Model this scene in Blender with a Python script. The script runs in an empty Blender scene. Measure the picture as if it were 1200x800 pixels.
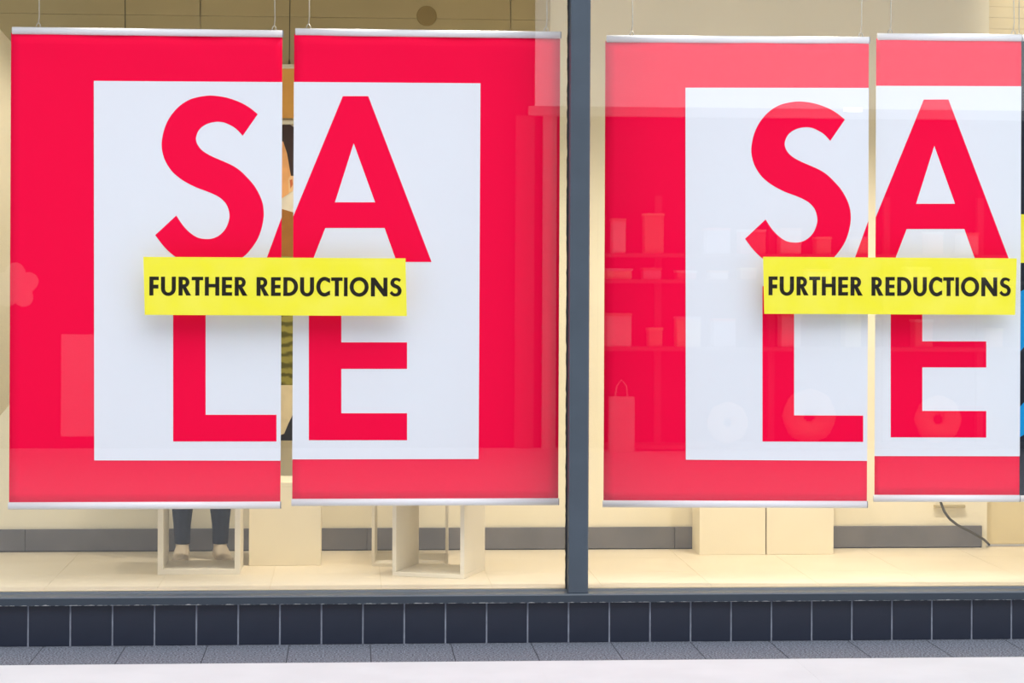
import bpy, bmesh, math, random
from mathutils import Vector, Matrix
random.seed(7)
S = bpy.context.scene
COL = S.collection

# ------------------------------------------------------------------ camera
FPX, HV, ROLL, YAW = 2600.0, 325.0, 0.0043, math.atan(2600*2.8e-5)
CAM = Vector((0.0, -8.0, 1.326))
cd = bpy.data.cameras.new('camera'); cam = bpy.data.objects.new('camera', cd); COL.objects.link(cam)
cd.sensor_width = 36.0; cd.lens = FPX/1200*36.0; cd.shift_y = -(400-HV)/1200
cd.clip_start = 0.05; cd.clip_end = 200
R = (Matrix.Rotation(-YAW, 3, 'Z') @ Matrix.Rotation(math.pi/2, 3, 'X') @ Matrix.Rotation(ROLL, 3, 'Z'))
cam.matrix_world = Matrix.Translation(CAM) @ R.to_4x4()
S.camera = cam

# ------------------------------------------------------------------ light
W = bpy.data.worlds.new('overcast_sky'); S.world = W; W.use_nodes = True
bg = W.node_tree.nodes['Background']
bg.inputs['Color'].default_value = (0.93, 0.97, 1.0, 1); bg.inputs['Strength'].default_value = 1.35
sl = bpy.data.lights.new('hazy_sun', 'SUN'); sl.energy = 1.7; sl.angle = math.radians(55); sl.color = (1, 0.985, 0.96)
so = bpy.data.objects.new('hazy_sun', sl); COL.objects.link(so)
so.rotation_euler = Vector((-0.22, 0.62, -1.0)).to_track_quat('-Z', 'Y').to_euler()
SPOT_POWER = 38.0
S.view_settings.view_transform = 'Standard'; S.view_settings.look = 'None'
S.view_settings.exposure = 0.0; S.view_settings.gamma = 1.0; S.view_settings.use_curve_mapping = False

# ------------------------------------------------------------------ pixel helpers (a pixel gives a direction, the plane gives the distance)
def ray(u, v): return R @ Vector(((u-600)/FPX, (HV-v)/FPX, -1))
def P(u, v, Y):
    d = ray(u, v); return CAM + d*((Y-CAM.y)/d.y)
def F(u, v, z):
    d = ray(u, v); return CAM + d*((z-CAM.z)/d.z)

# ------------------------------------------------------------------ materials
def srgb(r, g, b):
    f = lambda c: (c/255/12.92) if c <= 10 else ((c/255+0.055)/1.055)**2.4
    return (f(r), f(g), f(b), 1)
def mat(name, col, rough=0.6, metal=0.0, spec=0.5, vary=0.0, scale=6.0, bump=0.0, bscale=40.0, detail=4.0, emit=None, estr=1.0, col2=None, coords='Object'):
    m = bpy.data.materials.new(name); m.use_nodes = True
    nt = m.node_tree; b = nt.nodes['Principled BSDF']
    b.inputs['Base Color'].default_value = col; b.inputs['Roughness'].default_value = rough
    b.inputs['Metallic'].default_value = metal; b.inputs['Specular IOR Level'].default_value = spec
    tc = nt.nodes.new('ShaderNodeTexCoord')
    if vary or col2:
        n = nt.nodes.new('ShaderNodeTexNoise'); n.inputs['Scale'].default_value = scale; n.inputs['Detail'].default_value = detail
        nt.links.new(tc.outputs[coords], n.inputs['Vector'])
        rp = nt.nodes.new('ShaderNodeValToRGB'); rp.color_ramp.elements[0].position = 0.35; rp.color_ramp.elements[1].position = 0.65
        if col2: a, c = col, col2
        else:
            a = tuple(x*(1-vary) for x in col[:3])+(1,); c = tuple(min(1, x*(1+vary)) for x in col[:3])+(1,)
        rp.color_ramp.elements[0].color = a; rp.color_ramp.elements[1].color = c
        nt.links.new(n.outputs['Fac'], rp.inputs['Fac']); nt.links.new(rp.outputs['Color'], b.inputs['Base Color'])
    if bump:
        n2 = nt.nodes.new('ShaderNodeTexNoise'); n2.inputs['Scale'].default_value = bscale; n2.inputs['Detail'].default_value = 3
        nt.links.new(tc.outputs[coords], n2.inputs['Vector'])
        bp = nt.nodes.new('ShaderNodeBump'); bp.inputs['Strength'].default_value = bump; bp.inputs['Distance'].default_value = 0.01
        nt.links.new(n2.outputs['Fac'], bp.inputs['Height']); nt.links.new(bp.outputs['Normal'], b.inputs['Normal'])
    if emit:
        b.inputs['Emission Color'].default_value = emit; b.inputs['Emission Strength'].default_value = estr
    return m
M = {}
M['red'] = mat('red_print', (0.95, 0.0006, 0.058, 1), 0.6, spec=0.06, bump=0.10, bscale=5)
M['white_print'] = mat('white_print', (0.79, 0.845, 0.93, 1), 0.6, spec=0.1, bump=0.05, bscale=5)
M['banner_back'] = mat('banner_back', (0.8, 0.8, 0.82, 1), 0.7)
M['rail'] = mat('white_rail', (0.80, 0.82, 0.88, 1), 0.22, spec=0.5, vary=0.02)
M['rail_end'] = mat('rail_end_cap', (0.25, 0.26, 0.30, 1), 0.4, vary=0.05)
M['wire'] = mat('wire', srgb(190, 185, 170), 0.35, metal=0.3, vary=0.05)
M['dark_wire'] = mat('dark_wire', srgb(92, 84, 62), 0.5, vary=0.05)
M['yellow'] = mat('yellow_card', srgb(247, 240, 52), 0.55, spec=0.3, col2=srgb(250, 243, 82), scale=9, detail=8)
M['ink'] = mat('black_ink', srgb(26, 22, 12), 0.5, spec=0.3, vary=0.1)
M['tile'] = mat('navy_tile', srgb(37, 43, 59), 0.33, spec=0.4, vary=0.12, scale=5, bump=0.03, bscale=20)
M['grout'] = mat('grout', srgb(140, 146, 162), 0.85, vary=0.15, scale=30)
M['frame'] = mat('slate_paint', srgb(66, 77, 90), 0.4, spec=0.5, vary=0.06, scale=8)
M['gasket'] = mat('black_gasket', srgb(45, 46, 50), 0.7, vary=0.2, scale=40)
M['wall'] = mat('cream_wall', srgb(249, 241, 216), 0.8, vary=0.02, scale=3)
M['bulkhead'] = mat('olive_beige', srgb(200, 185, 142), 0.85, vary=0.04, scale=4)
M['skirt'] = mat('grey_skirting', srgb(106, 106, 110), 0.55, col2=srgb(122, 120, 122), scale=5, detail=8)
M['lam'] = mat('cream_floor', srgb(226, 214, 188), 0.45, col2=srgb(232, 221, 197), scale=3, spec=0.35)
M['joint'] = mat('floor_joint', srgb(205, 190, 150), 0.8, vary=0.05)
M['plinth'] = mat('cream_plinth', srgb(247, 238, 212), 0.6, vary=0.02, scale=5)
M['cube'] = mat('offwhite_cube', srgb(238, 230, 210), 0.45, vary=0.03, scale=6)
M['jeans'] = mat('navy_denim', srgb(38, 48, 66), 0.9, vary=0.2, scale=60, bump=0.3, bscale=90)
M['skin'] = mat('mannequin_grey', srgb(205, 190, 165), 0.5, vary=0.03)
M['shirt'] = mat('teal_shirt', srgb(60, 95, 110), 0.9, vary=0.1, scale=30)
M['cable'] = mat('dark_cable', srgb(70, 68, 60), 0.5, vary=0.05)
M['plate'] = mat('tan_bracket', srgb(190, 176, 140), 0.6, vary=0.05)
M['door'] = mat('tan_panel', srgb(232, 216, 172), 0.6, vary=0.03)
M['pale'] = mat('pale_paving', srgb(206, 207, 213), 0.7, vary=0.03, scale=4, bump=0.05, bscale=120)
def granite():
    m = mat('grey_granite', srgb(110, 117, 134), 0.65, spec=0.4)
    nt = m.node_tree; b = nt.nodes['Principled BSDF']
    tc = nt.nodes.new('ShaderNodeTexCoord')
    v = nt.nodes.new('ShaderNodeTexNoise'); v.inputs['Scale'].default_value = 150; v.inputs['Detail'].default_value = 3
    rp = nt.nodes.new('ShaderNodeValToRGB'); e = rp.color_ramp.elements
    e[0].position = 0.38; e[0].color = srgb(34, 40, 56); e[1].position = 0.62; e[1].color = srgb(140, 146, 160)
    nt.links.new(tc.outputs['Generated'], v.inputs['Vector']) if False else nt.links.new(tc.outputs['Object'], v.inputs['Vector'])
    nt.links.new(v.outputs['Fac'], rp.inputs['Fac']); nt.links.new(rp.outputs['Color'], b.inputs['Base Color'])
    return m
M['granite'] = granite()
M['granite_joint'] = mat('granite_joint', srgb(62, 65, 76), 0.9, vary=0.1)
def sill_mat(zb):
    # worn paint: white chips along the bottom edge of the sill
    m = mat('worn_sill_paint', srgb(78, 87, 98), 0.36, spec=0.5)
    nt = m.node_tree; b = nt.nodes['Principled BSDF']
    tc = nt.nodes.new('ShaderNodeTexCoord'); sp = nt.nodes.new('ShaderNodeSeparateXYZ')
    nt.links.new(tc.outputs['Object'], sp.inputs[0])
    n = nt.nodes.new('ShaderNodeTexNoise'); n.inputs['Scale'].default_value = 34; n.inputs['Detail'].default_value = 7
    nt.links.new(tc.outputs['Object'], n.inputs['Vector'])
    h = nt.nodes.new('ShaderNodeMapRange'); h.inputs['From Min'].default_value = zb; h.inputs['From Max'].default_value = zb+0.006
    h.inputs['To Min'].default_value = 0.44; h.inputs['To Max'].default_value = 0.80
    nt.links.new(sp.outputs['Z'], h.inputs['Value'])
    g = nt.nodes.new('ShaderNodeMath'); g.operation = 'GREATER_THAN'
    nt.links.new(n.outputs['Fac'], g.inputs[0]); nt.links.new(h.outputs['Result'], g.inputs[1])
    mx = nt.nodes.new('ShaderNodeMix'); mx.data_type = 'RGBA'
    mx.inputs[6].default_value = srgb(78, 87, 98); mx.inputs[7].default_value = srgb(215, 215, 215)
    nt.links.new(g.outputs[0], mx.inputs[0]); nt.links.new(mx.outputs[2], b.inputs['Base Color'])
    return m
def glass_mat():
    m = bpy.data.materials.new('window_glass'); m.use_nodes = True; nt = m.node_tree; nt.nodes.clear()
    out = nt.nodes.new('ShaderNodeOutputMaterial'); mix = nt.nodes.new('ShaderNodeMixShader')
    tr = nt.nodes.new('ShaderNodeBsdfTransparent'); gl = nt.nodes.new('ShaderNodeBsdfGlossy'); gl.inputs['Roughness'].default_value = 0.0
    lw = nt.nodes.new('ShaderNodeLayerWeight'); lw.inputs['Blend'].default_value = 0.5
    pw = nt.nodes.new('ShaderNodeMath'); pw.operation = 'POWER'; pw.inputs[1].default_value = 5
    nt.links.new(lw.outputs['Facing'], pw.inputs[0])
    mr = nt.nodes.new('ShaderNodeMapRange'); mr.inputs['To Min'].default_value = 0.042; mr.inputs['To Max'].default_value = 1.0
    nt.links.new(pw.outputs[0], mr.inputs['Value']); nt.links.new(mr.outputs['Result'], mix.inputs[0])
    nt.links.new(tr.outputs[0], mix.inputs[1]); nt.links.new(gl.outputs[0], mix.inputs[2]); nt.links.new(mix.outputs[0], out.inputs['Surface'])
    return m
M['glass'] = glass_mat()

# ------------------------------------------------------------------ mesh helpers
def link(o, parent=None, origin=None):
    COL.objects.link(o)
    if parent: o.parent = parent
    return o
def from_bm(name, bm, m, parent=None, smooth=False, bevel=0):
    bmesh.ops.recalc_face_normals(bm, faces=bm.faces)
    me = bpy.data.meshes.new(name); bm.to_mesh(me); bm.free()
    if m: me.materials.append(m)
    if smooth:
        for p in me.polygons: p.use_smooth = True
    o = bpy.data.objects.new(name, me); link(o, parent)
    if bevel:
        b = o.modifiers.new('bevel', 'BEVEL'); b.width = bevel; b.segments = 2; b.limit_method = 'ANGLE'
    return o
def add_box(bm, a, b):
    a, b = Vector(a), Vector(b)
    mt = Matrix.Translation((a+b)/2) @ Matrix.Diagonal((abs(b.x-a.x), abs(b.y-a.y), abs(b.z-a.z), 1))
    bmesh.ops.create_cube(bm, size=1, matrix=mt)
def box(name, a, b, m, parent=None, bevel=0):
    bm = bmesh.new(); add_box(bm, a, b); return from_bm(name, bm, m, parent, bevel=bevel)
def add_tube(bm, pts, r, n=8):
    pts = [Vector(p) for p in pts]; rings = []
    for i, p in enumerate(pts):
        d = (pts[min(i+1, len(pts)-1)]-pts[max(i-1, 0)]).normalized()
        s = d.orthogonal().normalized() if abs(d.z) > .99 or True else None
        s = d.cross(Vector((0.13, 0.97, 0.21))).normalized(); t = d.cross(s).normalized()
        rr = r[i] if isinstance(r, (list, tuple)) else r
        rings.append([bm.verts.new(p+s*rr*math.cos(2*math.pi*k/n)+t*rr*math.sin(2*math.pi*k/n)) for k in range(n)])
    for a, b in zip(rings, rings[1:]):
        for k in range(n): bm.faces.new((a[k], a[(k+1) % n], b[(k+1) % n], b[k]))
    bm.faces.new(rings[0][::-1]); bm.faces.new(rings[-1])
def tube(name, pts, r, m, parent=None, n=8):
    bm = bmesh.new(); add_tube(bm, pts, r, n); return from_bm(name, bm, m, parent, smooth=True)
def plate(name, loops, y, thick, m, parent=None):
    """loops: list of (x,z) outlines (first outer, then holes); front face at y, back at y+thick"""
    bm = bmesh.new(); es = []
    for lp in loops:
        vs = [bm.verts.new((p[0], y, p[1])) for p in lp]
        es += [bm.edges.new((vs[i], vs[(i+1) % len(vs)])) for i in range(len(vs))]
    bmesh.ops.triangle_fill(bm, use_beauty=True, use_dissolve=False, edges=es, normal=(0, -1, 0))
    r = bmesh.ops.extrude_face_region(bm, geom=bm.faces[:])
    bmesh.ops.translate(bm, vec=(0, thick, 0), verts=[g for g in r['geom'] if isinstance(g, bmesh.types.BMVert)])
    return from_bm(name, bm, m, parent)
def spline(pts, per=4):
    """Catmull-Rom through an open list"""
    out = []
    for i in range(len(pts)-1):
        p0, p1, p2, p3 = pts[max(i-1, 0)], pts[i], pts[i+1], pts[min(i+2, len(pts)-1)]
        for k in range(per):
            t = k/per
            out.append(tuple(0.5*((2*p1[j])+(-p0[j]+p2[j])*t+(2*p0[j]-5*p1[j]+4*p2[j]-p3[j])*t*t+(-p0[j]+3*p1[j]-3*p2[j]+p3[j])*t**3) for j in (0, 1)))
    out.append(pts[-1]); return out
def tag(o, label, cat, group=None):
    o['label'] = label; o['category'] = cat
    if group: o['group'] = group
    return o
def struct(o): o['kind'] = 'structure'; return o
def stuff(o): o['kind'] = 'stuff'; return o
def empty(name, loc, rz=0):
    o = bpy.data.objects.new(name, None); link(o); o.location = loc; o.rotation_euler = (0, 0, rz); o.empty_display_size = 0.1; return o

# ------------------------------------------------------------------ key planes
Y_TILE, Y_GLASS, Y_SILL = 0.03, 0.06, -0.012
XL, XR = P(0, 400, 0).x-1.6, P(1200, 400, 0).x+1.6
Z_SB = P(411, 708.3, Y_SILL).z; Z_SF = P(411, 698.8, Y_SILL).z; Z_ST = P(411, 691.0, Y_GLASS-0.004).z
Z_FL = P(411, 689.6, Y_GLASS+0.01).z
Y_BACK = F(411, 644.6, Z_FL).y
Z_CEIL, Z_HEAD = 2.62, 2.72

# ------------------------------------------------------------------ pavement
yf = F(411, 776.2, 0).y
pv = struct(box('floor_pavement', (XL-2, -9.6, -0.12), (XR+2, Y_TILE+0.02, -0.0022), M['pale']))
box('joint_bed', (XL-2, yf, -0.03), (XR+2, Y_TILE+0.004, -0.0015), M['granite_joint'], pv)
pitch = (F(1008, 761, 0).x-F(337, 766, 0).x)/7
x0 = F(337, 766, 0).x - pitch*9
for k in range(22):
    xa = x0+pitch*k
    box('paving_slab', (xa+0.0018, yf+0.002, -0.0014), (xa+pitch-0.0018, Y_TILE+0.004, 0.0), M['granite'], pv, bevel=0.0012)
box('flag_bed', (XL-2, -9.5, -0.002), (XR+2, yf, 0.0007), M['pale'], pv)
px = 0.9
y = yf; row = 0
while y > -9.4:
    for k in range(9):
        xa = -4.05+px*k+0.2
        box('paving_flag', (xa+0.0008, y-px+0.0008, 0.0008), (xa+px-0.0008, y-0.0008, 0.001), M['pale'], pv)
    y -= px; row += 1

# ------------------------------------------------------------------ tiled plinth wall below the window
zt = Z_SB+0.02
pw_ = struct(box('wall_plinth', (XL, Y_TILE+0.003, -0.02), (XR, Y_GLASS+0.06, zt), M['grout']))
ta, tb = P(32.8, 730, Y_TILE).x, P(1185.5, 725, Y_TILE).x
tp = (tb-ta)/24
tm = None
for k in range(-9, 34):
    xa = ta+tp*k
    if tm is None:
        t = box('tile', (0.003, 0, 0), (tp-0.003, 0.012, zt-0.002), M['tile'], pw_, bevel=0.0015); tm = t.data
        t.location = (xa, Y_TILE, 0.001)
    else:
        t = bpy.data.objects.new('tile', tm); link(t, pw_); t.location = (xa, Y_TILE+random.uniform(-.0004, .0004), 0.001)
        b = t.modifiers.new('bevel', 'BEVEL'); b.width = 0.0015; b.segments = 2; b.limit_method = 'ANGLE'

# ------------------------------------------------------------------ sill, mullion, panes
prof = [(Y_SILL+0.014, Z_SB), (Y_SILL, Z_SF), (Y_SILL+0.006, Z_SF+0.004), (Y_SILL+0.05, Z_ST-0.006), (Y_SILL+0.058, Z_ST), (Y_GLASS+0.03, Z_ST), (Y_GLASS+0.03, Z_SB)]
bm = bmesh.new()
ra = [bm.verts.new((XL, p[0], p[1])) for p in prof]; rb = [bm.verts.new((XR, p[0], p[1])) for p in prof]
for i in range(len(prof)):
    j = (i+1) % len(prof); bm.faces.new((ra[i], ra[j], rb[j], rb[i]))
bm.faces.new(ra); bm.faces.new(rb[::-1])
struct(from_bm('trim_sill', bm, sill_mat(Z_SB), bevel=0.0012))
mx0, mx1 = P(667.3, 350, 0).x, P(690.8, 350, 0).x
bm = bmesh.new(); add_box(bm, (mx0, -0.002, Z_ST-0.012), (mx1, Y_GLASS+0.05, Z_HEAD))
mu = struct(from_bm('trim_mullion', bm, M['frame'], bevel=0.006))
for xa, xb in ((mx0-0.006, mx0+0.001), (mx1-0.001, mx1+0.004)):
    bm = bmesh.new()       # ragged sealant bead
    n = 160; rows = []
    for i in range(n+1):
        z = Z_ST+(Z_HEAD-Z_ST)*i/n; w = random.uniform(-.0012, .0012)
        xo = xa+w if xa < mx0 else xa; xi = xb if xa < mx0 else xb+w
        rows.append([bm.verts.new(c) for c in ((xo, Y_GLASS-0.012, z), (xi, Y_GLASS-0.012, z), (xi, Y_GLASS, z), (xo, Y_GLASS, z))])
    for a, b in zip(rows, rows[1:]):
        for k in range(4): bm.faces.new((a[k], a[(k+1) % 4], b[(k+1) % 4], b[k]))
    bm.faces.new(rows[0]); bm.faces.new(rows[-1])
    from_bm('sealant', bm, M['gasket'], mu)
for i, (xa, xb) in enumerate(((XL, mx0), (mx1, XR))):
    struct(box('window_%d' % (i+1), (xa+0.003, Y_GLASS-0.003, Z_ST-0.004), (xb-0.003, Y_GLASS+0.003, Z_HEAD), M['glass']))
struct(box('wall_facade', (XL-2, -0.02, Z_HEAD), (XR+2, Y_GLASS+0.1, 4.2), M['frame']))
struct(box('trim_jamb', (XL-0.12, -0.01, 0), (XL, Y_GLASS+0.06, Z_HEAD), M['frame']))
struct(box('trim_jamb', (XR, -0.01, 0), (XR+0.12, Y_GLASS+0.06, Z_HEAD), M['frame']))

# ------------------------------------------------------------------ display box behind the glass
fl = struct(box('floor_display', (XL, Y_GLASS+0.005, Z_FL-0.10), (XR, Y_BACK+0.3, Z_FL-0.0015), M['joint']))
fx = 0.405
fxa = P(446, 680, 0.3).x - fx*6
for k in range(14):
    for j in range(3):
        xa = fxa+fx*k; ya = Y_GLASS+0.008+j*0.42
        box('floor_panel', (xa+0.0006, ya+0.0006, Z_FL-0.02), (xa+fx-0.0006, min(ya+0.42, Y_BACK+0.25)-0.0006, Z_FL), M['lam'], fl)
xw = P(1157, 500, Y_BACK).x
wb = struct(box('wall_back', (XL-0.2, Y_BACK, Z_FL-0.1), (xw, Y_BACK+0.06, Z_CEIL+0.1), M['wall']))
zs = P(300, 19.5, Y_BACK).z
xu = P(664, 20, Y_BACK).x
for ua, ub in ((None, 235), (235, 598), (598, 645)):
    xa = XL if ua is None else P(ua, 20, Y_BACK).x
    box('shade_panel', (xa+0.002, Y_BACK-0.007, zs-0.28), (P(ub, 20, Y_BACK).x-0.002, Y_BACK+0.001, zs-0.001), M['bulkhead'], wb)  # added panel; its olive tone paints in shade on the upper wall
    box('upper_panel', (xa+0.002, Y_BACK-0.012, zs), (P(ub, 20, Y_BACK).x-0.002, Y_BACK+0.001, Z_CEIL), M['bulkhead'], wb)
zk = P(411, 618.5, Y_BACK).z
bb = struct(box('baseboard_back', (XL, Y_BACK-0.004, Z_FL), (P(1150, 620, Y_BACK).x, Y_BACK+0.001, zk), M['gasket']))
edges = [XL] + [P(u, 630, Y_BACK).x for u in (30, 430, 790, 1150)]
for a, b in zip(edges, edges[1:]):
    box('skirting_board', (a+0.0008, Y_BACK-0.014, Z_FL+0.004), (b-0.0008, Y_BACK-0.004, zk+0.001), M['skirt'], bb, bevel=0.002)
struct(box('ceiling', (XL-0.2, Y_GLASS+0.1, Z_CEIL), (XR+0.2, Y_BACK+0.3, Z_CEIL+0.06), M['bulkhead']))
struct(box('wall_left', (XL-0.06, Y_GLASS+0.06, Z_FL-0.1), (XL, Y_BACK, Z_CEIL), M['wall']))
struct(box('wall_right', (XR, Y_GLASS+0.06, Z_FL-0.1), (XR+0.06, Y_BACK+0.3, Z_CEIL), M['wall']))
# boarded access panel at the right end of the back wall
yd = Y_BACK+0.03
dr = struct(box('door_1', (xw+0.003, yd+0.02, Z_FL+0.006), (XR, yd+0.05, Z_CEIL), M['door']))
zz = Z_FL+0.012
while zz < Z_CEIL-0.02:
    h = 1.9 if zz < 0.3 else 0.047
    box('board', (xw+0.004, yd, zz), (XR-0.01, yd+0.02, min(zz+h, Z_CEIL)-0.0012), M['door'], dr); zz += h
# tan disc standing in for a reflected clock, high on the back wall
c = P(500, 18.5, Y_BACK-0.013)
bm = bmesh.new(); bmesh.ops.create_cone(bm, cap_ends=True, segments=40, radius1=0.042, radius2=0.040, depth=0.008, matrix=Matrix.Translation(c) @ Matrix.Rotation(math.pi/2, 4, 'X'))
cv = from_bm('clock_reflection', bm, mat('reflection_tan', srgb(165, 145, 98), 0.8, vary=0.05), bevel=0.001)
tag(cv, 'round tan disc high on the back wall, standing in for a reflected clock', 'reflection')

# spots on the ceiling of the display
def spot(u, aim_u, aim_v, power, size=84, col=(1.0, 0.90, 0.755), Ys=0.225):
    d = bpy.data.lights.new('display_spot', 'SPOT'); d.energy = power; d.spot_size = math.radians(size); d.spot_blend = 1.0
    d.color = col; d.shadow_soft_size = 0.035
    o = bpy.data.objects.new('display_spot', d); link(o)
    x = P(u, 300, Ys).x; o.location = (x, Ys, Z_CEIL-0.06)
    o.rotation_euler = (Vector((P(aim_u, aim_v, Y_BACK).x, 0.84 if u < 700 else 0.96, Z_FL))-o.location).to_track_quat('-Z', 'Y').to_euler()
for u, au, av, p in ((140, 90, 520, 0.5), (420, 260, 560, 0.8), (560, 560, 560, 1.25), (760, 760, 540, 1.5), (960, 940, 540, 2.0), (1130, 1120, 480, 1.6), (1300, 1260, 300, 1.2)):
    spot(u, au, av, SPOT_POWER*p)

d = bpy.data.lights.new('poster_fill', 'SPOT'); d.energy = 26; d.spot_size = math.radians(52); d.spot_blend = 0.9; d.color = (1, 0.9, 0.74); d.shadow_soft_size = 0.04  # extra fill light, added to brighten the poster and plinth
o = bpy.data.objects.new('poster_fill', d); link(o); o.location = (P(440, 300, 0.225).x, 0.225, Z_CEIL-0.06)
o.rotation_euler = (P(340, 420, Y_BACK-0.1)-o.location).to_track_quat('-Z', 'Y').to_euler()
def aimed(name, loc, target, power, size):
    d = bpy.data.lights.new(name, 'SPOT'); d.energy = power; d.spot_size = math.radians(size); d.spot_blend = 0.9; d.color = (1, 0.9, 0.75); d.shadow_soft_size = 0.04
    o = bpy.data.objects.new(name, d); link(o); o.location = loc; o.rotation_euler = (Vector(target)-Vector(loc)).to_track_quat('-Z', 'Y').to_euler()
aimed('plinth_fill', (P(380, 300, 0.225).x, 0.225, Z_CEIL-0.06), P(336, 620, 0.70), 60, 26)  # added narrow fill that lifts the front of the left plinth
aimed('panel_fill', (P(190, 300, 0.3).x, 0.28, Z_CEIL-0.06), P(4, 180, 0.72), 22, 44)  # added fill that brightens the hanging card at the left edge
d = bpy.data.lights.new('door_spot', 'SPOT'); d.energy = 13; d.spot_size = math.radians(60); d.spot_blend = 0.8; d.color = (1, 0.9, 0.68); d.shadow_soft_size = 0.05
o = bpy.data.objects.new('door_spot', d); link(o); o.location = (P(1310, 300, 0.5).x, 0.45, Z_CEIL-0.05)
o.rotation_euler = (P(1240, 20, Y_BACK)-o.location).to_track_quat('-Z', 'Y').to_euler()

# ------------------------------------------------------------------ display cubes, plinths
def frame_cube(name, w, d, h, t, loc, rz, label, group):
    e = empty(name, loc, rz); tag(e, label, 'display cube', group)
    box('base_panel', (0, 0, 0), (w, d, t), M['cube'], e, bevel=0.0015)
    box('top_panel', (0, 0, h-t), (w, d, h), M['cube'], e, bevel=0.0015)
    box('side_panel', (0, 0, t), (t, d, h-t), M['cube'], e, bevel=0.0015)
    box('side_panel', (w-t, 0, t), (w, d, h-t), M['cube'], e, bevel=0.0015)
    return e
g = 'open display cubes on the window floor'
a, b = F(184.5, 673.5, Z_FL), F(281.5, 672.6, Z_FL)
cube1_y = a.y
frame_cube('display_cube', b.x-a.x, 0.27, 0.42, 0.021, (a.x, a.y, Z_FL), 0.0, 'off-white open display cube in front of the mannequin feet', g)
a, b = F(456.5, 675.5, Z_FL), F(543.8, 678.3, Z_FL)
ang = math.radians(-20); wc = 0.285; a = Vector((b.x-wc*math.cos(ang), b.y-wc*math.sin(ang), Z_FL))
frame_cube('display_cube', wc, 0.275, 0.42, 0.016, (a.x, a.y, Z_FL), ang, 'off-white open display cube turned at an angle, standing in front of another', g)
a = F(435.5, 663.3, Z_FL)
frame_cube('display_cube', 0.30, 0.32, 0.42, 0.012, (a.x, a.y, Z_FL), math.radians(-2.5), 'off-white open display cube partly hidden behind the angled one', g)
def plinth(name, ua, ub, v, vtop, depth, label, seam=None):
    a, b = F(ua, v, Z_FL), F(ub, v, Z_FL); ztop = P((ua+ub)/2, vtop, a.y).z
    e = empty(name, (a.x, a.y, Z_FL)); tag(e, label, 'plinth')
    w = b.x-a.x; h = ztop-Z_FL
    box('body', (0, 0, 0), (w, depth, h-0.018), M['plinth'], e, bevel=0.002)
    box('top_board', (0, 0, h-0.018), (w, depth, h), M['plinth'], e, bevel=0.002)
    return e
plinth('display_plinth', 291.5, 375.8, 662.8, 565, min(0.28, Y_BACK-0.02-F(330, 662.8, Z_FL).y), 'cream plinth standing below the hanging photo poster')
a = F(820, 650, Z_FL); dpl = Y_BACK-0.016-a.y
plinth('display_plinth', 819.5, 897.6, 650.2, 470, dpl, 'wide cream plinth beside the grey skirting, with its bare side showing')
plinth('display_plinth', 898.4, 977.5, 649.8, 470, dpl, 'wide cream plinth pushed against its twin, beside the trailing cable')

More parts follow.
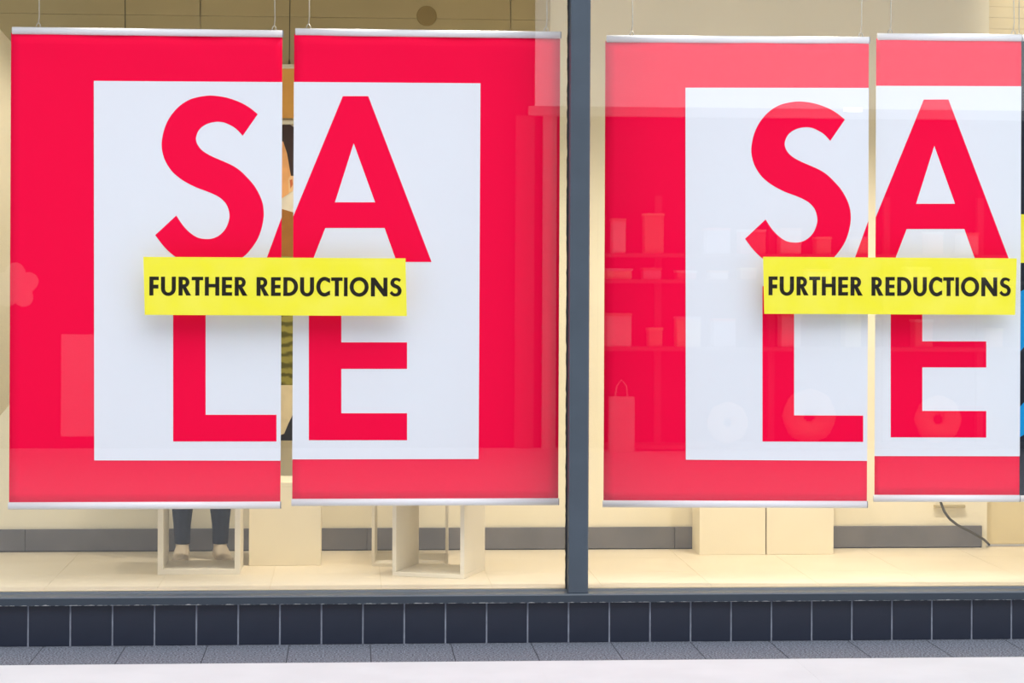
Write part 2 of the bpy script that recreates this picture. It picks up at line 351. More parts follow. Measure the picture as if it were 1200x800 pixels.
# ------------------------------------------------------------------ mannequin
def ring_loft(bm, rings, n=14):
    rs = []
    for (x, y, z, rx, ry) in rings:
        rs.append([bm.verts.new((x+rx*math.cos(2*math.pi*k/n), y+ry*math.sin(2*math.pi*k/n), z)) for k in range(n)])
    for a, b in zip(rs, rs[1:]):
        for k in range(n): bm.faces.new((a[k], a[(k+1) % n], b[(k+1) % n], b[k]))
    bm.faces.new(rs[0][::-1]); bm.faces.new(rs[-1])
def mannequin():
    my = F(236, 658.5, Z_FL).y+0.075
    xc = P(236, 600, my).x
    e = empty('mannequin', (xc, my, Z_FL)); tag(e, 'child mannequin in navy jeans standing barefoot behind an open cube', 'mannequin')
    lx, rx = P(213.5, 650, my).x-xc, P(258, 650, my).x-xc
    bm = bmesh.new()
    for s, fx, toe in ((-1, lx, 0.0), (1, rx, 0.30)):
        ring_loft(bm, [(fx, 0, 0.03, .027, .030), (fx, 0, .10, .026, .028), (fx, .005, .20, .036, .040), (s*.062, 0, .34, .040, .044), (s*.060, 0, .52, .058, .062)])
        # foot: closed loft along its length, flat sole
        secs = [(.035, .018, .028), (.015, .030, .055), (-.02, .031, .062), (-.055, .033, .040), (-.085, .033, .026), (-.108, .022, .018)]
        rs = []
        for (fy, w, h) in secs:
            cx, cy = fx-math.sin(toe)*fy, math.cos(toe)*fy
            ct, st = math.cos(toe), math.sin(toe)
            rg = []
            for k in range(12):
                t = 2*math.pi*k/12; ox = w*math.cos(t); oz = max(0.0, h*.5+h*.62*math.sin(t))
                rg.append(bm.verts.new((cx+ox*ct, cy+ox*st, oz)))
            rs.append(rg)
        for a, b in zip(rs, rs[1:]):
            for k in range(12): bm.faces.new((a[k], a[(k+1) % 12], b[(k+1) % 12], b[k]))
        bm.faces.new(rs[0][::-1]); bm.faces.new(rs[-1])
        # arm and hand
        add_tube(bm, [(s*.12, 0, .80), (s*.155, 0, .66), (s*.165, -.03, .52), (s*.165, -.045, .46)], [.034, .028, .022, .019], 12)
        for q in range(4):
            add_tube(bm, [(s*.165, -.065+q*.013, .47), (s*.166, -.068+q*.013, .43), (s*.160, -.07+q*.013, .40+abs(q-1.4)*.006)], [.008, .007, .0055], 8)
        add_tube(bm, [(s*.158, -.06, .47), (s*.150, -.078, .445), (s*.147, -.083, .43)], [.008, .0075, .006], 8)
    ring_loft(bm, [(0, 0, .46, .10, .07), (0, 0, .56, .115, .078), (0, 0, .64, .10, .07), (0, 0, .74, .118, .075), (0, 0, .82, .115, .06), (0, 0, .86, .05, .045), (0, 0, .90, .036, .038), (0, 0, .94, .034, .036)], 18)
    bmesh.ops.create_uvsphere(bm, u_segments=24, v_segments=16, radius=1, matrix=Matrix.Translation((0, -.008, 1.02)) @ Matrix.Diagonal((.076, .088, .112, 1)))
    add_tube(bm, [(0, -.088, 1.02), (0, -.100, 1.0), (0, -.088, .99)], [.008, .010, .008], 8)
    o = from_bm('body', bm, M['skin'], e, smooth=True)
    r = o.modifiers.new('fuse', 'REMESH'); r.mode = 'VOXEL'; r.voxel_size = 0.0045; r.use_smooth_shade = True
    sm = o.modifiers.new('smooth', 'SMOOTH'); sm.iterations = 3
    bm = bmesh.new()
    for s, fx in ((-1, lx), (1, rx)):
        ring_loft(bm, [(fx, .004, .064, .031, .036), (fx, .004, .075, .032, .037), (fx+s*.001, .004, .14, .035, .040), (fx, .006, .22, .044, .048), (s*.063, 0, .36, .050, .054), (s*.060, 0, .52, .068, .074)])
    ring_loft(bm, [(0, 0, .46, .105, .080), (0, 0, .56, .123, .088), (0, 0, .62, .112, .082)], 18)
    t = from_bm('jeans', bm, M['jeans'], e, smooth=True)
    r = t.modifiers.new('fuse', 'REMESH'); r.mode = 'VOXEL'; r.voxel_size = 0.005; r.use_smooth_shade = True
    sm = t.modifiers.new('smooth', 'SMOOTH'); sm.iterations = 2
    bm = bmesh.new()
    ring_loft(bm, [(0, 0, .58, .126, .090), (0, 0, .66, .112, .082), (0, 0, .75, .128, .085), (0, 0, .825, .122, .070), (0, 0, .86, .058, .052)], 18)
    for s in (-1, 1): add_tube(bm, [(s*.11, 0, .815), (s*.14, 0, .74), (s*.156, 0, .66)], [.046, .042, .040], 12)
    t = from_bm('shirt', bm, M['shirt'], e, smooth=True)
    r = t.modifiers.new('fuse', 'REMESH'); r.mode = 'VOXEL'; r.voxel_size = 0.006; r.use_smooth_shade = True
mannequin()

# ------------------------------------------------------------------ hanging photo posters seen through the gap
def flat(col, nm): return mat(nm, col, 0.55, vary=0.06, scale=25)
YP = Y_BACK-0.07
def quilt():
    m = flat(srgb(140, 133, 58), 'print_olive'); nt = m.node_tree; b = nt.nodes['Principled BSDF']
    tc = nt.nodes.new('ShaderNodeTexCoord'); w = nt.nodes.new('ShaderNodeTexWave'); w.bands_direction = 'Z'
    w.inputs['Scale'].default_value = 7.5; w.inputs['Distortion'].default_value = 3.0; w.inputs['Detail'].default_value = 3; w.inputs['Detail Scale'].default_value = 3
    rp = nt.nodes.new('ShaderNodeValToRGB'); e_ = rp.color_ramp.elements
    e_[0].color = srgb(92, 88, 36); e_[0].position = 0.1; e_[1].color = srgb(158, 150, 72); e_[1].position = 0.7
    nt.links.new(tc.outputs['Object'], w.inputs['Vector']); nt.links.new(w.outputs['Fac'], rp.inputs['Fac']); nt.links.new(rp.outputs['Color'], b.inputs['Base Color'])
    return m
def pt(u, v): p = P(u, v, YP); return (p.x, p.z)
U0, U1 = 128, 356
def hang(name, va, vb, label, base_mat, shapes, wires):
    a, b = P(U0, va, YP), P(U1, va, YP); zb = P(340, vb, YP).z; zt_ = P(340, va, YP).z
    e = empty(name, ((a.x+b.x)/2, YP, zb)); tag(e, label, 'poster')
    def ch(o): o.location = Vector(o.location)-Vector(e.location); return o
    ch(box('sheet', (a.x, YP, zb), (b.x, YP+0.003, zt_), base_mat, e))
    k = 1
    for nm, pts, m in shapes:
        ch(plate(nm, [[pt(*q) for q in pts]], YP-0.0006*k, 0.0006*k, m, e)); k += 1
    ch(box('top_rail', (a.x-0.004, YP-0.012, zt_-0.016), (b.x+0.004, YP+0.010, zt_+0.002), M['plinth'], e, bevel=0.004))
    for u, vt in wires:
        p = P(u, va-3, YP); q = P(u+(1.2 if u > 300 else -1), 0, YP)
        ch(tube('hanging_wire', [p, (q.x, YP, Z_CEIL)], 0.0022, M['dark_wire'], e, 6))
        ch(tube('wire_clip', [(p.x, YP, p.z-0.012), (p.x, YP, p.z+0.004), (p.x, YP, p.z+0.016)], [0.006, 0.004, 0.002], M['dark_wire'], e, 6))
    return e
hang('orange_poster', 76, 138.5, 'plain orange poster panel hanging above the photo poster', flat(srgb(252, 184, 88), 'orange_print'), [], ((147, 0), (339, 0)))
shapes = [
    ('dark_floor_print', [(U0, 470), (U1, 470), (U1, 516), (U0, 516)], flat(srgb(44, 48, 62), 'print_navy')),
    ('trousers_print', [(285, 445), (352, 445), (349, 470), (343, 486), (338, 496), (333, 508), (322, 512), (316, 480), (312, 512), (296, 512), (288, 480)], flat(srgb(238, 222, 184), 'print_cream')),
    ('jacket_print', [(262, 300), (300, 290), (352, 296), (354, 380), (352, 451), (282, 451), (272, 380)], quilt()),
    ('sweater_print', [(275, 262), (300, 250), (331, 245), (348, 250), (354, 297), (345, 301), (300, 297), (270, 300)], flat(srgb(168, 108, 40), 'print_brown')),
    ('head_print', [(296, 190), (298, 168), (308, 155), (331, 152), (340, 170), (345, 205), (338, 227), (322, 238), (306, 232), (299, 214)], flat(srgb(252, 182, 116), 'print_skin')),
    ('hair_print', [(298, 166), (302, 152), (315, 146), (340, 146), (350, 153), (353, 180), (350, 206), (341, 206), (339.5, 198), (336.5, 180), (332, 166), (316, 160)], flat(srgb(62, 42, 40), 'print_hair')),
    ('ear_print', [(337.5, 210), (340, 206), (344, 206), (345.5, 214), (343, 224), (338.5, 226)], flat(srgb(255, 205, 150), 'print_ear')),
    ('ear_shade_print', [(339.5, 211), (342.5, 210), (343.3, 216), (340.5, 221)], flat(srgb(215, 112, 66), 'print_ear_inner')),
]
hang('photo_poster', 141.5, 516, 'hanging photo poster of a child in an olive quilted jacket', flat(srgb(240, 230, 208), 'print_backdrop'), shapes, ())

# ------------------------------------------------------------------ hanging side panel at the left edge
YS = 0.62
a, b = P(-22, 300, YS), P(13, 300, YS+0.22)
e = empty('side_panel_card', (a.x, YS, P(0, 487, YS).z)); tag(e, 'cream card panel hanging sideways at the end of the display', 'panel')
def quad_prism(name, p, t, m, parent):
    bm = bmesh.new(); n = Vector((t, 0, 0))
    f = [bm.verts.new(q) for q in p]; g2 = [bm.verts.new(Vector(q)+n) for q in p]
    bm.faces.new(f); bm.faces.new(g2[::-1])
    for i in range(len(p)): bm.faces.new((f[i], f[(i+1) % len(p)], g2[(i+1) % len(p)], g2[i]))
    return from_bm(name, bm, m, parent)
pp = [P(-20, 12, YS), P(14, 50, YS+0.22), P(14, 471, YS+0.22), P(-20, 510, YS)]
o = quad_prism('card', pp, -0.012, M['plinth'], e); o.location = -Vector(e.location)
o = tube('hanging_wire', [(pp[0]+pp[1])/2, ((pp[0]+pp[1])/2).xy.to_3d()+Vector((0, 0, Z_CEIL))], 0.001, M['wire'], e, 6); o.location = -Vector(e.location)

# ------------------------------------------------------------------ sale banners
YB = 0.16
S_OUT = [[(302, 133.8), (292.3, 126), (281, 119.7), (266, 114.5), (254, 112.5), (245, 112), (233, 113.6), (222.5, 116.7), (212, 123), (203, 132), (196.2, 142.5), (191.7, 154.5), (189.5, 168), (190.5, 178.5), (194, 189), (200.7, 199.6), (208.5, 207), (218, 213.5), (230, 219.5), (242, 224), (252.5, 228.5), (260, 233.3), (266, 240.5), (269, 251), (267.8, 260), (263.7, 269), (257, 275.7), (249.5, 279.2), (242, 280), (233, 278.7), (225.5, 274.7), (218, 268.2), (212, 260.7), (206.7, 252.5)],
         [(182, 275.4), (189.5, 285.5), (197, 293.7), (206, 301), (218, 307.5), (231, 311), (245, 312), (258, 311), (272, 307.3), (285.5, 300.5), (293, 293), (300.5, 282.5), (305.7, 270.5), (308.7, 257), (309, 246.5), (307.2, 236), (302.7, 225.5), (297, 216.3), (290, 208.3), (281.5, 200), (272, 193.7), (260, 188.2), (248, 183), (237.5, 176.7), (231.8, 170), (229.7, 163.5), (230.7, 157.5), (234.5, 150.7), (242, 145.5), (251, 143), (260, 143), (267.5, 145.5), (276.5, 150.7), (284.5, 159)]]
S_PX = spline(S_OUT[0], 3)+spline(S_OUT[1], 3)
L_PX = [(203, 332), (241, 332), (241, 485.8), (324, 485.8), (324, 517), (203, 517)]
ALEFT_PX = [(330.9, 254.6), (330.9, 306.8), (311, 306.8)]
A_PX = [[(401.8, 112.7), (431.5, 112.7), (505.7, 306.8), (465, 306.8), (450.7, 267), (381.2, 267), (365.6, 306.8), (345.0, 306.8), (345.0, 253.4)], [(414.5, 167.7), (392.5, 237), (439.6, 237)]]
E_PX = [(362, 332), (473.5, 332), (473.5, 363), (400, 363), (400, 401), (477, 401), (477, 432), (400, 432), (400, 484), (477, 484), (477, 515.5), (362, 515.5)]
def banner(kind, label, yaw, at=None, Yc=YB, cut=None):
    if kind == 'SL': tl, tr, bl, wp = (13, 37), (330.9, 40.9), (13, 592.5), [(110, 94.8), (330.9, 96.2), (330.9, 539.6), (110.5, 539.2)]; letters = [('letter_s', [S_PX]), ('letter_l', [L_PX]), ('letter_a_foot', [ALEFT_PX])]; hooks = (45, 329); ref = (13, 37)
    else: tl, tr, bl, wp = (344.8, 38.6), (656.5, 42.6), (344.8, 588.5), [(344.8, 96), (563, 97.6), (560.8, 537.6), (344.8, 538)]; letters = [('letter_a', A_PX), ('letter_e', [E_PX])]; hooks = (361.5, 640); ref = (344.8, 38.6)
    o3 = P(ref[0], ref[1], YB)
    def L(p): q = P(p[0], p[1], YB); return (q.x-o3.x, q.z-o3.z)
    W_ = L(tr)[0] if cut is None else cut; H_ = -L(bl)[1]
    def snap(p):
        q = L(p)
        if kind == 'AE' and p[0] < 345.6: return (-0.0004, q[1])
        if (kind == 'SL' and 330.3 < p[0] < 331.5) or q[0] > W_: return (W_+0.0004, q[1])
        return q
    e = empty('sale_banner', P(at[0], at[1], Yc) if at else o3, yaw)
    tag(e, label, 'banner', 'red and white sale banners hung in the window')
    # sheet: gently wavy grid with thickness, back face white
    bm = bmesh.new(); nx, nz = 24, 40; g1, g2 = [], []
    ph = random.uniform(0, 6)
    def wv(x, z):
        k = max(0, 1+z/0.30)**2*0.0042+max(0, (-z-H_+0.2)/0.2)**2*0.0012
        return k*math.sin(x*11+z*26+ph)*math.cos(x*7-z*9+ph*2)
    for j in range(nz+1):
        for i in range(nx+1):
            x, z = W_*i/nx, -0.004-(H_-0.008)*j/nz
            g1.append(bm.verts.new((x, wv(x, z), z))); g2.append(bm.verts.new((x, wv(x, z)+0.0012, z)))
    ix = lambda i, j: j*(nx+1)+i
    for j in range(nz):
        for i in range(nx):
            q = (ix(i, j), ix(i+1, j), ix(i+1, j+1), ix(i, j+1))
            bm.faces.new([g1[k] for k in q]); bm.faces.new([g2[k] for k in q][::-1])
    per = [ix(i, 0) for i in range(nx+1)]+[ix(nx, j) for j in range(1, nz+1)]+[ix(i, nz) for i in range(nx-1, -1, -1)]+[ix(0, j) for j in range(nz-1, 0, -1)]
    for a, b in zip(per, per[1:]+per[:1]): bm.faces.new((g1[a], g1[b], g2[b], g2[a]))
    sh = from_bm('sheet', bm, M['red'], e, smooth=True); sh.data.materials.append(M['banner_back'])
    for p in sh.data.polygons:
        if p.normal.y > 0.5: p.material_index = 1
    wpan = plate('white_panel', [[snap(p) for p in wp]], -0.0022, 0.0022, M['white_print'], e)
    for nm, lp in letters: plate(nm, [[snap(p) for p in l] for l in lp], -0.0030, 0.0008, M['red'], wpan)
    # half-round rails, hook loops and wires
    for nm, z in (('top_rail', 0.004), ('bottom_rail', -H_+0.0)):
        bm = bmesh.new(); n = 14; r = 0.0135
        xa, xb = (0.004, W_-0.0) if nm == 'top_rail' else (-0.003, W_-0.001)
        ring = lambda x: [bm.verts.new((x, -math.cos(2*math.pi*k/n)*r*0.75+0.0005, z+math.sin(2*math.pi*k/n)*r)) for k in range(n)]
        A, B = ring(xa), ring(xb)
        for k in range(n): bm.faces.new((A[k], A[(k+1) % n], B[(k+1) % n], B[k]))
        bm.faces.new(A[::-1]); bm.faces.new(B)
        ro = from_bm(nm, bm, M['rail'], e, smooth=True)
        bm = bmesh.new(); bmesh.ops.create_cone(bm, cap_ends=True, segments=16, radius1=r*0.96, radius2=r*0.96, depth=0.004, matrix=Matrix.Translation((xb+0.002, 0.0005, z)) @ Matrix.Rotation(math.pi/2, 4, 'Y') @ Matrix.Diagonal((1, .75, 1, 1)))
        from_bm('end_cap', bm, M['rail_end'], ro)
    top = Z_CEIL-e.location.z
    for h in hooks:
        hx = min(L((h, 37))[0], W_-0.03)
        hk = tube('hook_loop', [(hx-0.0085, 0, 0.014), (hx-0.006, 0, 0.026), (hx-0.002, 0, 0.032), (hx+0.002, 0, 0.032), (hx+0.006, 0, 0.026), (hx+0.0085, 0, 0.014)], 0.0021, M['wire'], e, 6)
        tube('hanging_wire', [(hx, 0, 0.031), (hx+0.003, 0, 0.06), (hx+random.uniform(-.006, .012), 0.004, top)], 0.0020, M['wire'], e, 6)
    return e
banner('SL', 'red banner printed S over L, hung before the orange and photo posters', 0.0)
banner('AE', 'red banner printed A over E, hung beside the grey mullion', 0.0)
banner('SL', 'red banner printed S over L, hung right in front of the twin cream plinths', math.radians(-3.2), (709.5, 46.6), YB+0.02)
banner('AE', 'red banner printed A over E, hung beside the dark blue banner', math.radians(-2.2), (1027, 44.2), YB+0.0, cut=P(1195, 300, YB).x-P(1027, 300, YB).x)
# neighbouring dark banner, cut by the frame
Y5 = 0.205
e = empty('dark_banner', P(1188, 45.5, Y5)); tag(e, 'dark navy banner with a yellow block and blue swoosh', 'banner')
o3 = Vector(e.location)
def L5(p): q = P(p[0], p[1], Y5); return (q.x-o3.x, q.z-o3.z)
W5, H5 = 0.98, -L5((1188, 584))[1]
box('sheet', (0, 0, -H5), (W5, 0.0015, 0), mat('navy_print', srgb(26, 34, 48), 0.5, vary=0.15, scale=3, spec=0.25), e)
plate('yellow_block', [[L5((1188.2, 251)), L5((1330, 251)), L5((1330, 306)), L5((1188.2, 308))]], -0.0008, 0.0008, M['yellow'], e)
swm = mat('cyan_print', srgb(0, 150, 225), 0.5, vary=0.06, scale=10, spec=0.25)
plate('blue_swoosh', [[L5(q) for q in ((1188.2, 345), (1230, 325), (1300, 332), (1330, 345), (1300, 365), (1230, 372), (1188.2, 420))]], -0.0008, 0.0008, swm, e)
plate('blue_swoosh', [[L5(q) for q in ((1188.2, 484), (1215, 455), (1260, 430), (1290, 450), (1250, 480), (1188.2, 516))]], -0.0008, 0.0008, swm, e)
for z in (0.003, -H5): tube('top_rail' if z > 0 else 'bottom_rail', [(0.004, 0, z), (W5, 0, z)], 0.0125, M['rail'], e, 14)
for hx in (0.02, 0.9): tube('hanging_wire', [(hx, 0, 0.012), (hx, 0, Z_CEIL-o3.z)], 0.0020, M['wire'], e, 6)

# ------------------------------------------------------------------ yellow strips on the glass
def arc(cx, cy, rx, ry, a0, a1, n=14):
    return [(cx+rx*math.cos(math.radians(a0+(a1-a0)*i/n)), cy+ry*math.sin(math.radians(a0+(a1-a0)*i/n))) for i in range(n+1)]
def glyph(c, w):
    """outline loops in a box w wide and 1 high (y up), stroke t"""
    t, b = 0.215, 0.185
    if c == 'I': return [[(0, 0), (w, 0), (w, 1), (0, 1)]]
    if c == 'F': return [[(0, 0), (t, 0), (t, .46-b/2), (w*.96, .46-b/2), (w*.96, .46+b/2+.02), (t, .46+b/2+.02), (t, 1-b), (w, 1-b), (w, 1), (0, 1)]]
    if c == 'E': return [[(0, 0), (w, 0), (w, b), (t, b), (t, .5-b/2), (w*.97, .5-b/2), (w*.97, .5+b/2), (t, .5+b/2), (t, 1-b), (w, 1-b), (w, 1), (0, 1)]]
    if c == 'T': return [[(w/2-t/2, 0), (w/2+t/2, 0), (w/2+t/2, 1-b), (w, 1-b), (w, 1), (0, 1), (0, 1-b), (w/2-t/2, 1-b)]]
    if c == 'H': return [[(0, 0), (t, 0), (t, .44), (w-t, .44), (w-t, 0), (w, 0), (w, 1), (w-t, 1), (w-t, .44+b), (t, .44+b), (t, 1), (0, 1)]]
    if c == 'N': return [[(0, 0), (t, 0), (t, .60), (w-t*1.02, 0), (w, 0), (w, 1), (w-t, 1), (w-t, .40), (t*1.02, 1), (0, 1)]]
    if c == 'U': r = w/2; return [[(0, 1)]+arc(r, .36, r, .385, 180, 360)+[(w, 1), (w-t, 1)]+arc(r, .36, r-t, .205, 360, 180)+[(t, 1)]]
    if c == 'D': r = w*.62; return [[(0, 0), (w-r, 0)]+arc(w-r, .5, r, .5, -90, 90)+[(0, 1)], [(t, b), (t, 1-b)]+arc(w-r, .5, r-t, .5-b, 90, -90)]
    if c == 'O': r = w/2; return [arc(r, .5, r, .525, 0, 350, 35), arc(r, .5, r-t, .525-b-.01, 350, 0, 35)]
    if c == 'C':
        r = w*.60
        o_ = arc(r, .5, r, .525, 48, 312, 30); o_ = [(w, .955)]+[p for p in o_ if p[0] < w-.02]+[(w, .045)]
        i_ = arc(r, .5, r-t, .525-b-.01, 300, 60, 26); i_ = [(w, .30)]+[p for p in i_ if p[0] < w-.05]+[(w, .70)]
        return [o_+i_]
    if c == 'R':
        v = .27; rr = .29; cw = w*.86-rr
        bowl = arc(cw, 1-rr, rr, rr, -60, 90, 12)
        return [[(0, 0), (t, 0), (t, .40), (w-t*1.22, 0), (w, 0), (w*.60, .455)]+bowl[:]+[(0, 1)],
                [(t, 1-b*.95), (cw, 1-b*.95)]+arc(cw, 1-rr, rr-t*.92, rr-b*.95, 90, -90, 10)+[(t, 1-2*rr+b*.95)]]
    if c == 'S':
        sx = w/(309-182); sy = 1/200.0
        return [[((x-182)*sx, 1-(y_-112)*sy) for x, y_ in S_PX]]
TXT = [('F', 175, 186), ('U', 188.6, 206), ('R', 209.2, 224), ('T', 224.6, 238), ('H', 240, 257), ('E', 260, 272), ('R', 275, 290), ('R', 300.6, 315.3), ('E', 317.6, 329), ('D', 332, 349.3), ('U', 351.6, 368), ('C', 370.6, 386.8), ('T', 388, 401.4), ('I', 403, 407.3), ('O', 409.7, 432), ('N', 434.6, 454), ('S', 456.6, 470.6)]
def strip(corners, label, map_):
    YC = Y_GLASS+0.006
    cs = [P(u, v, YC) for u, v in corners]
    c0 = Vector((sum(p.x for p in cs)/4, YC, min(p.z for p in cs)))
    e = empty('reduction_strip', c0); tag(e, label, 'sign', 'yellow strips stuck across the banners')
    lo = lambda u, v: (P(u, v, YC).x-c0.x, P(u, v, YC).z-c0.z)
    cl = [lo(*p) for p in corners]
    plate('card', [[cl[0], cl[1], cl[2], cl[3]]], 0.0, 0.0012, M['yellow'], e)
    for c, ua, ub in TXT:
        k = (ua-175)/295.0
        v1 = 346.0+k*1.3; v0 = 324.0+k*1.3
        A_, B_ = lo(*map_(ua, v1)), lo(*map_(ub, v1)); T_ = lo(*map_(ua, v0))
        hh = T_[1]-A_[1]; w = (B_[0]-A_[0])/hh
        sl = (B_[1]-A_[1])/(B_[0]-A_[0])
        loops = [[(A_[0]+x*hh, A_[1]+y_*hh+x*hh*sl) for x, y_ in lp] for lp in glyph(c, w)]
        plate('letter_'+c.lower(), loops, -0.0006, 0.0006, M['ink'], e)
strip([(168, 300.8), (475.2, 302.6), (476.8, 370.2), (169.6, 368.8)], 'yellow FURTHER REDUCTIONS strip across the sale banners left of the grey mullion', lambda u, v: (u, v))
strip([(894.2, 300.8), (1191.6, 302.6), (1189.6, 368.8), (895.6, 367.6)], 'yellow FURTHER REDUCTIONS strip across the sale banners beside the dark blue banner', lambda u, v: (900.6+(u-175)*(1184.5-900.6)/(470.6-175), v-0.2))

# ------------------------------------------------------------------ cable and bracket in the right bay
a = P(1112, 592, Y_BACK)
br = box('wall_bracket', (P(1094, 592, Y_BACK).x, Y_BACK-0.02, P(1100, 594.5, Y_BACK).z), (P(1130, 592, Y_BACK).x, Y_BACK, P(1100, 591, Y_BACK).z), M['plate'], bevel=0.002)
tag(br, 'thin tan bracket bar fixed low on the back wall above the cable', 'bracket')
cpts = [(1099, 575, .06), (1103, 590, .06), (1107, 600, .065), (1113, 608, .07), (1122, 615, .075), (1134, 621, .08), (1146, 627.5, .085), (1153, 632, .07)]
pts = [P(u, v, Y_BACK-d) for u, v, d in cpts]+[F(1159, 637.5, Z_FL+0.006)]
sp = []
for i in range(len(pts)-1):
    for k in range(4): sp.append(pts[i].lerp(pts[i+1], k/4))
sp.append(pts[-1])
cb = tube('power_cable', sp, 0.0055, M['cable'], None, 8)
tag(cb, 'dark power cable drooping from the wall to the display floor', 'cable')

# ------------------------------------------------------------------ the shop across the way, seen only mirrored in the glass
YO = -9.0
def O(u, v, Y=YO):     # pixel of a reflection -> point on the plane Y, mirrored about the glass
    p = P(u, v, 2*Y_GLASS-Y); return Vector((p.x, Y, p.z))
M['dark_shop'] = mat('dark_shopfront', srgb(34, 33, 36), 0.7, vary=0.1, scale=2)
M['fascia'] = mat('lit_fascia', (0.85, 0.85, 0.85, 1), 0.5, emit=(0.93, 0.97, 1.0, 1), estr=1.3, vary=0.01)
M['lip'] = mat('fascia_lip', (0.75, 0.75, 0.75, 1), 0.5, vary=0.02)
M['shelf'] = mat('shelf_grey', srgb(120, 112, 108), 0.6, vary=0.05)
M['pil'] = mat('pale_pilaster', srgb(225, 220, 215), 0.6, vary=0.03)
struct(box('wall_opposite', (-7, YO-0.4, 0), (8, YO-0.1, 5.0), M['dark_shop']))
p = O(628, 124); struct(box('trim_fascia', (p.x, YO-0.1, p.z), (8, YO+0.0, 3.75), M['fascia']))
q = O(620, 135); struct(box('trim_fascia_lip', (q.x, YO-0.1, q.z), (8, YO-0.005, p.z), M['lip']))
for ua, ub in ((636, 652), (604, 626)):
    a, b = O(ua, 400), O(ub, 400); struct(box('trim_pilaster', (a.x, YO-0.1, 0), (b.x, YO-0.03, q.z), M['pil'] if ua > 630 else M['shelf']))
# shelf unit with stock
sa, sb = O(705, 500).x, O(1230, 500).x
e = empty('shelf_unit', ((sa+sb)/2, YO, 0)); tag(e, 'long shelving of the shop across the way, mirrored in the window', 'shelves')
cx = (sa+sb)/2
for v in (300, 330, 408, 525):
    z = max(0.03, O(900, v).z); box('shelf_board', (sa-cx, -0.1, z-0.015), (sb-cx, 0.25, z+0.015), M['shelf'], e)
for u in (705, 772, 905, 1040, 1150, 1230):
    x = O(u, 400).x-cx; box('post', (x-0.025, -0.1, 0), (x+0.025, -0.03, O(900, 230).z), M['shelf'], e)
gm = [mat('stock_%d' % i, c_, 0.6, vary=0.08) for i, c_ in enumerate((srgb(240, 235, 225), srgb(230, 190, 150), srgb(235, 225, 170), srgb(200, 205, 215), srgb(235, 160, 140)))]
def stock(u, v, w, h, i):
    c_ = O(u, v); z = O(900, v).z
    o = box('stock_box', (-w/2, -0.05, 0), (w/2, 0.12, h), gm[i % 5], None, bevel=0.01)
    lid = box('lid', (-w/2-0.004, -0.054, h), (w/2+0.004, 0.124, h+0.02), gm[(i+1) % 5], o)
    o.location = (c_.x, YO+0.08, z+0.0152); tag(o, '%s lidded box on the %s shelf across the way, mirrored in the window' % (('white', 'tan', 'pale yellow', 'pale grey', 'salmon')[i % 5], {300: 'top', 330: 'second', 408: 'third'}[v]), 'box', 'boxes on the shelving across the way')
i = 0
for v in (300, 330, 408):
    u = 722
    while u < 1210:
        if random.random() < 0.72:
            w = random.uniform(.10, .20); stock(u, v, w, random.uniform(.05, .09) if v == 330 else random.uniform(.10, .30), i)
        i += 1; u += random.uniform(34, 46)
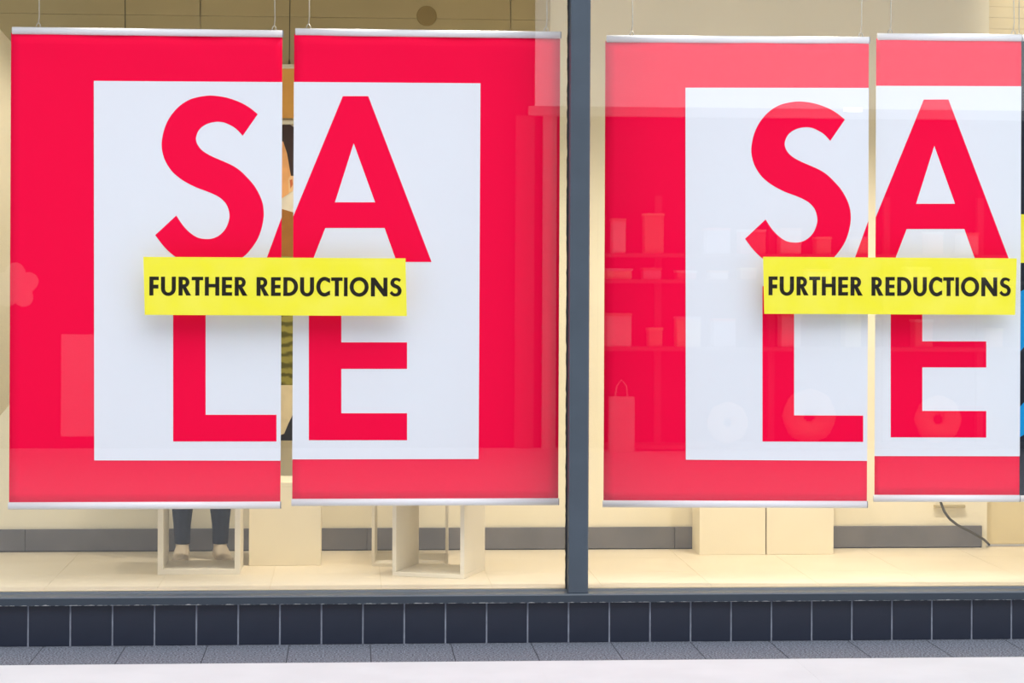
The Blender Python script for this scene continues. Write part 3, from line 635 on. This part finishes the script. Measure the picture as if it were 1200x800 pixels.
# cushions and a carrier bag standing on the bottom shelf
def cushion(u, r, size):
    c_ = O(u, 525); zb = max(0.03, O(900, 525).z)+0.0155
    bm = bmesh.new(); n = 28; m_ = 12; vs = []
    for a in range(n):
        ta_ = 2*math.pi*a/n; rgs = []
        for b in range(m_):
            tb_ = 2*math.pi*b/m_; rr = r*0.6+r*0.4*math.cos(tb_)*(1+0.06*math.cos(ta_*8))
            rgs.append(bm.verts.new((rr*math.cos(ta_), r*0.34*math.sin(tb_), r+rr*math.sin(ta_)-r*0.0)))
        vs.append(rgs)
    for a in range(n):
        for b in range(m_): bm.faces.new((vs[a][b], vs[(a+1) % n][b], vs[(a+1) % n][(b+1) % m_], vs[a][(b+1) % m_]))
    o = from_bm('ring_cushion', bm, gm[1], smooth=True); o.location = (c_.x, YO+0.1, zb+r*0.024)
    tag(o, size+' ring-shaped cushion on the bottom shelf across the way, mirrored in the window', 'cushion', 'ring cushions across the way')
for u, r, sz in ((850, .16, 'small'), (945, .21, 'large'), (1095, .185, 'middling')): cushion(u, r, sz)
a, b = O(708, 520), O(737, 464)
bz = max(0.03, O(900, 525).z)+0.016
e = empty('carrier_bag', ((a.x+b.x)/2, YO+0.31, 0.0012)); tag(e, 'pale paper carrier bag standing before the shelving across the way, mirrored in the window', 'bag')
w = (b.x-a.x)/2
box('body', (-w, -0.04, 0), (w, 0.05, 0.42), M['pil'], e, bevel=0.004)
tube('handle', [(-w*.5, 0, .40), (-w*.4, 0, .50), (0, 0, .55), (w*.4, 0, .50), (w*.5, 0, .40)], 0.006, M['pil'], e, 6)
# pale notice board across the way (mirrored in the left pane)
a, b = O(70, 512), O(110, 392)
nb = box('notice_board', (a.x, YO-0.1, a.z), (b.x, YO-0.06, b.z), M['pil'], bevel=0.004); tag(nb, 'pale notice board on the wall across the way, mirrored in the window', 'board')
c_ = O(16, 335); rp_ = (O(44, 335)-c_).length
fo = plate('flower_board', [[(c_.x+rp_*(.72+.28*abs(math.cos(2.5*t)))*math.sin(t), c_.z+rp_*(.72+.28*abs(math.cos(2.5*t)))*math.cos(t)) for t in [2*math.pi*k/80 for k in range(80)]]], YO-0.1, 0.03, M['pil'])
tag(fo, 'flower-shaped pale board on the wall across the way, mirrored in the window', 'board')
# ceiling lamp of the shop across the way
a, b = O(989, 130.8, YO+0.3), O(1011, 125.6, YO+0.3)
lm = box('strip_lamp', (a.x, YO+0.28, a.z), (b.x, YO+0.3, b.z), mat('lamp_glow', (1, 1, 1, 1), 0.4, emit=(1, 1, 1, 1), estr=7, vary=0.001), bevel=0.008)
box('bracket', ((a.x+b.x)/2-0.01, YO, (a.z+b.z)/2-0.006), ((a.x+b.x)/2+0.01, YO+0.282, (a.z+b.z)/2+0.006), M['shelf'], lm)
tag(lm, 'small lit strip lamp under the fascia across the way, mirrored in the window', 'lamp')
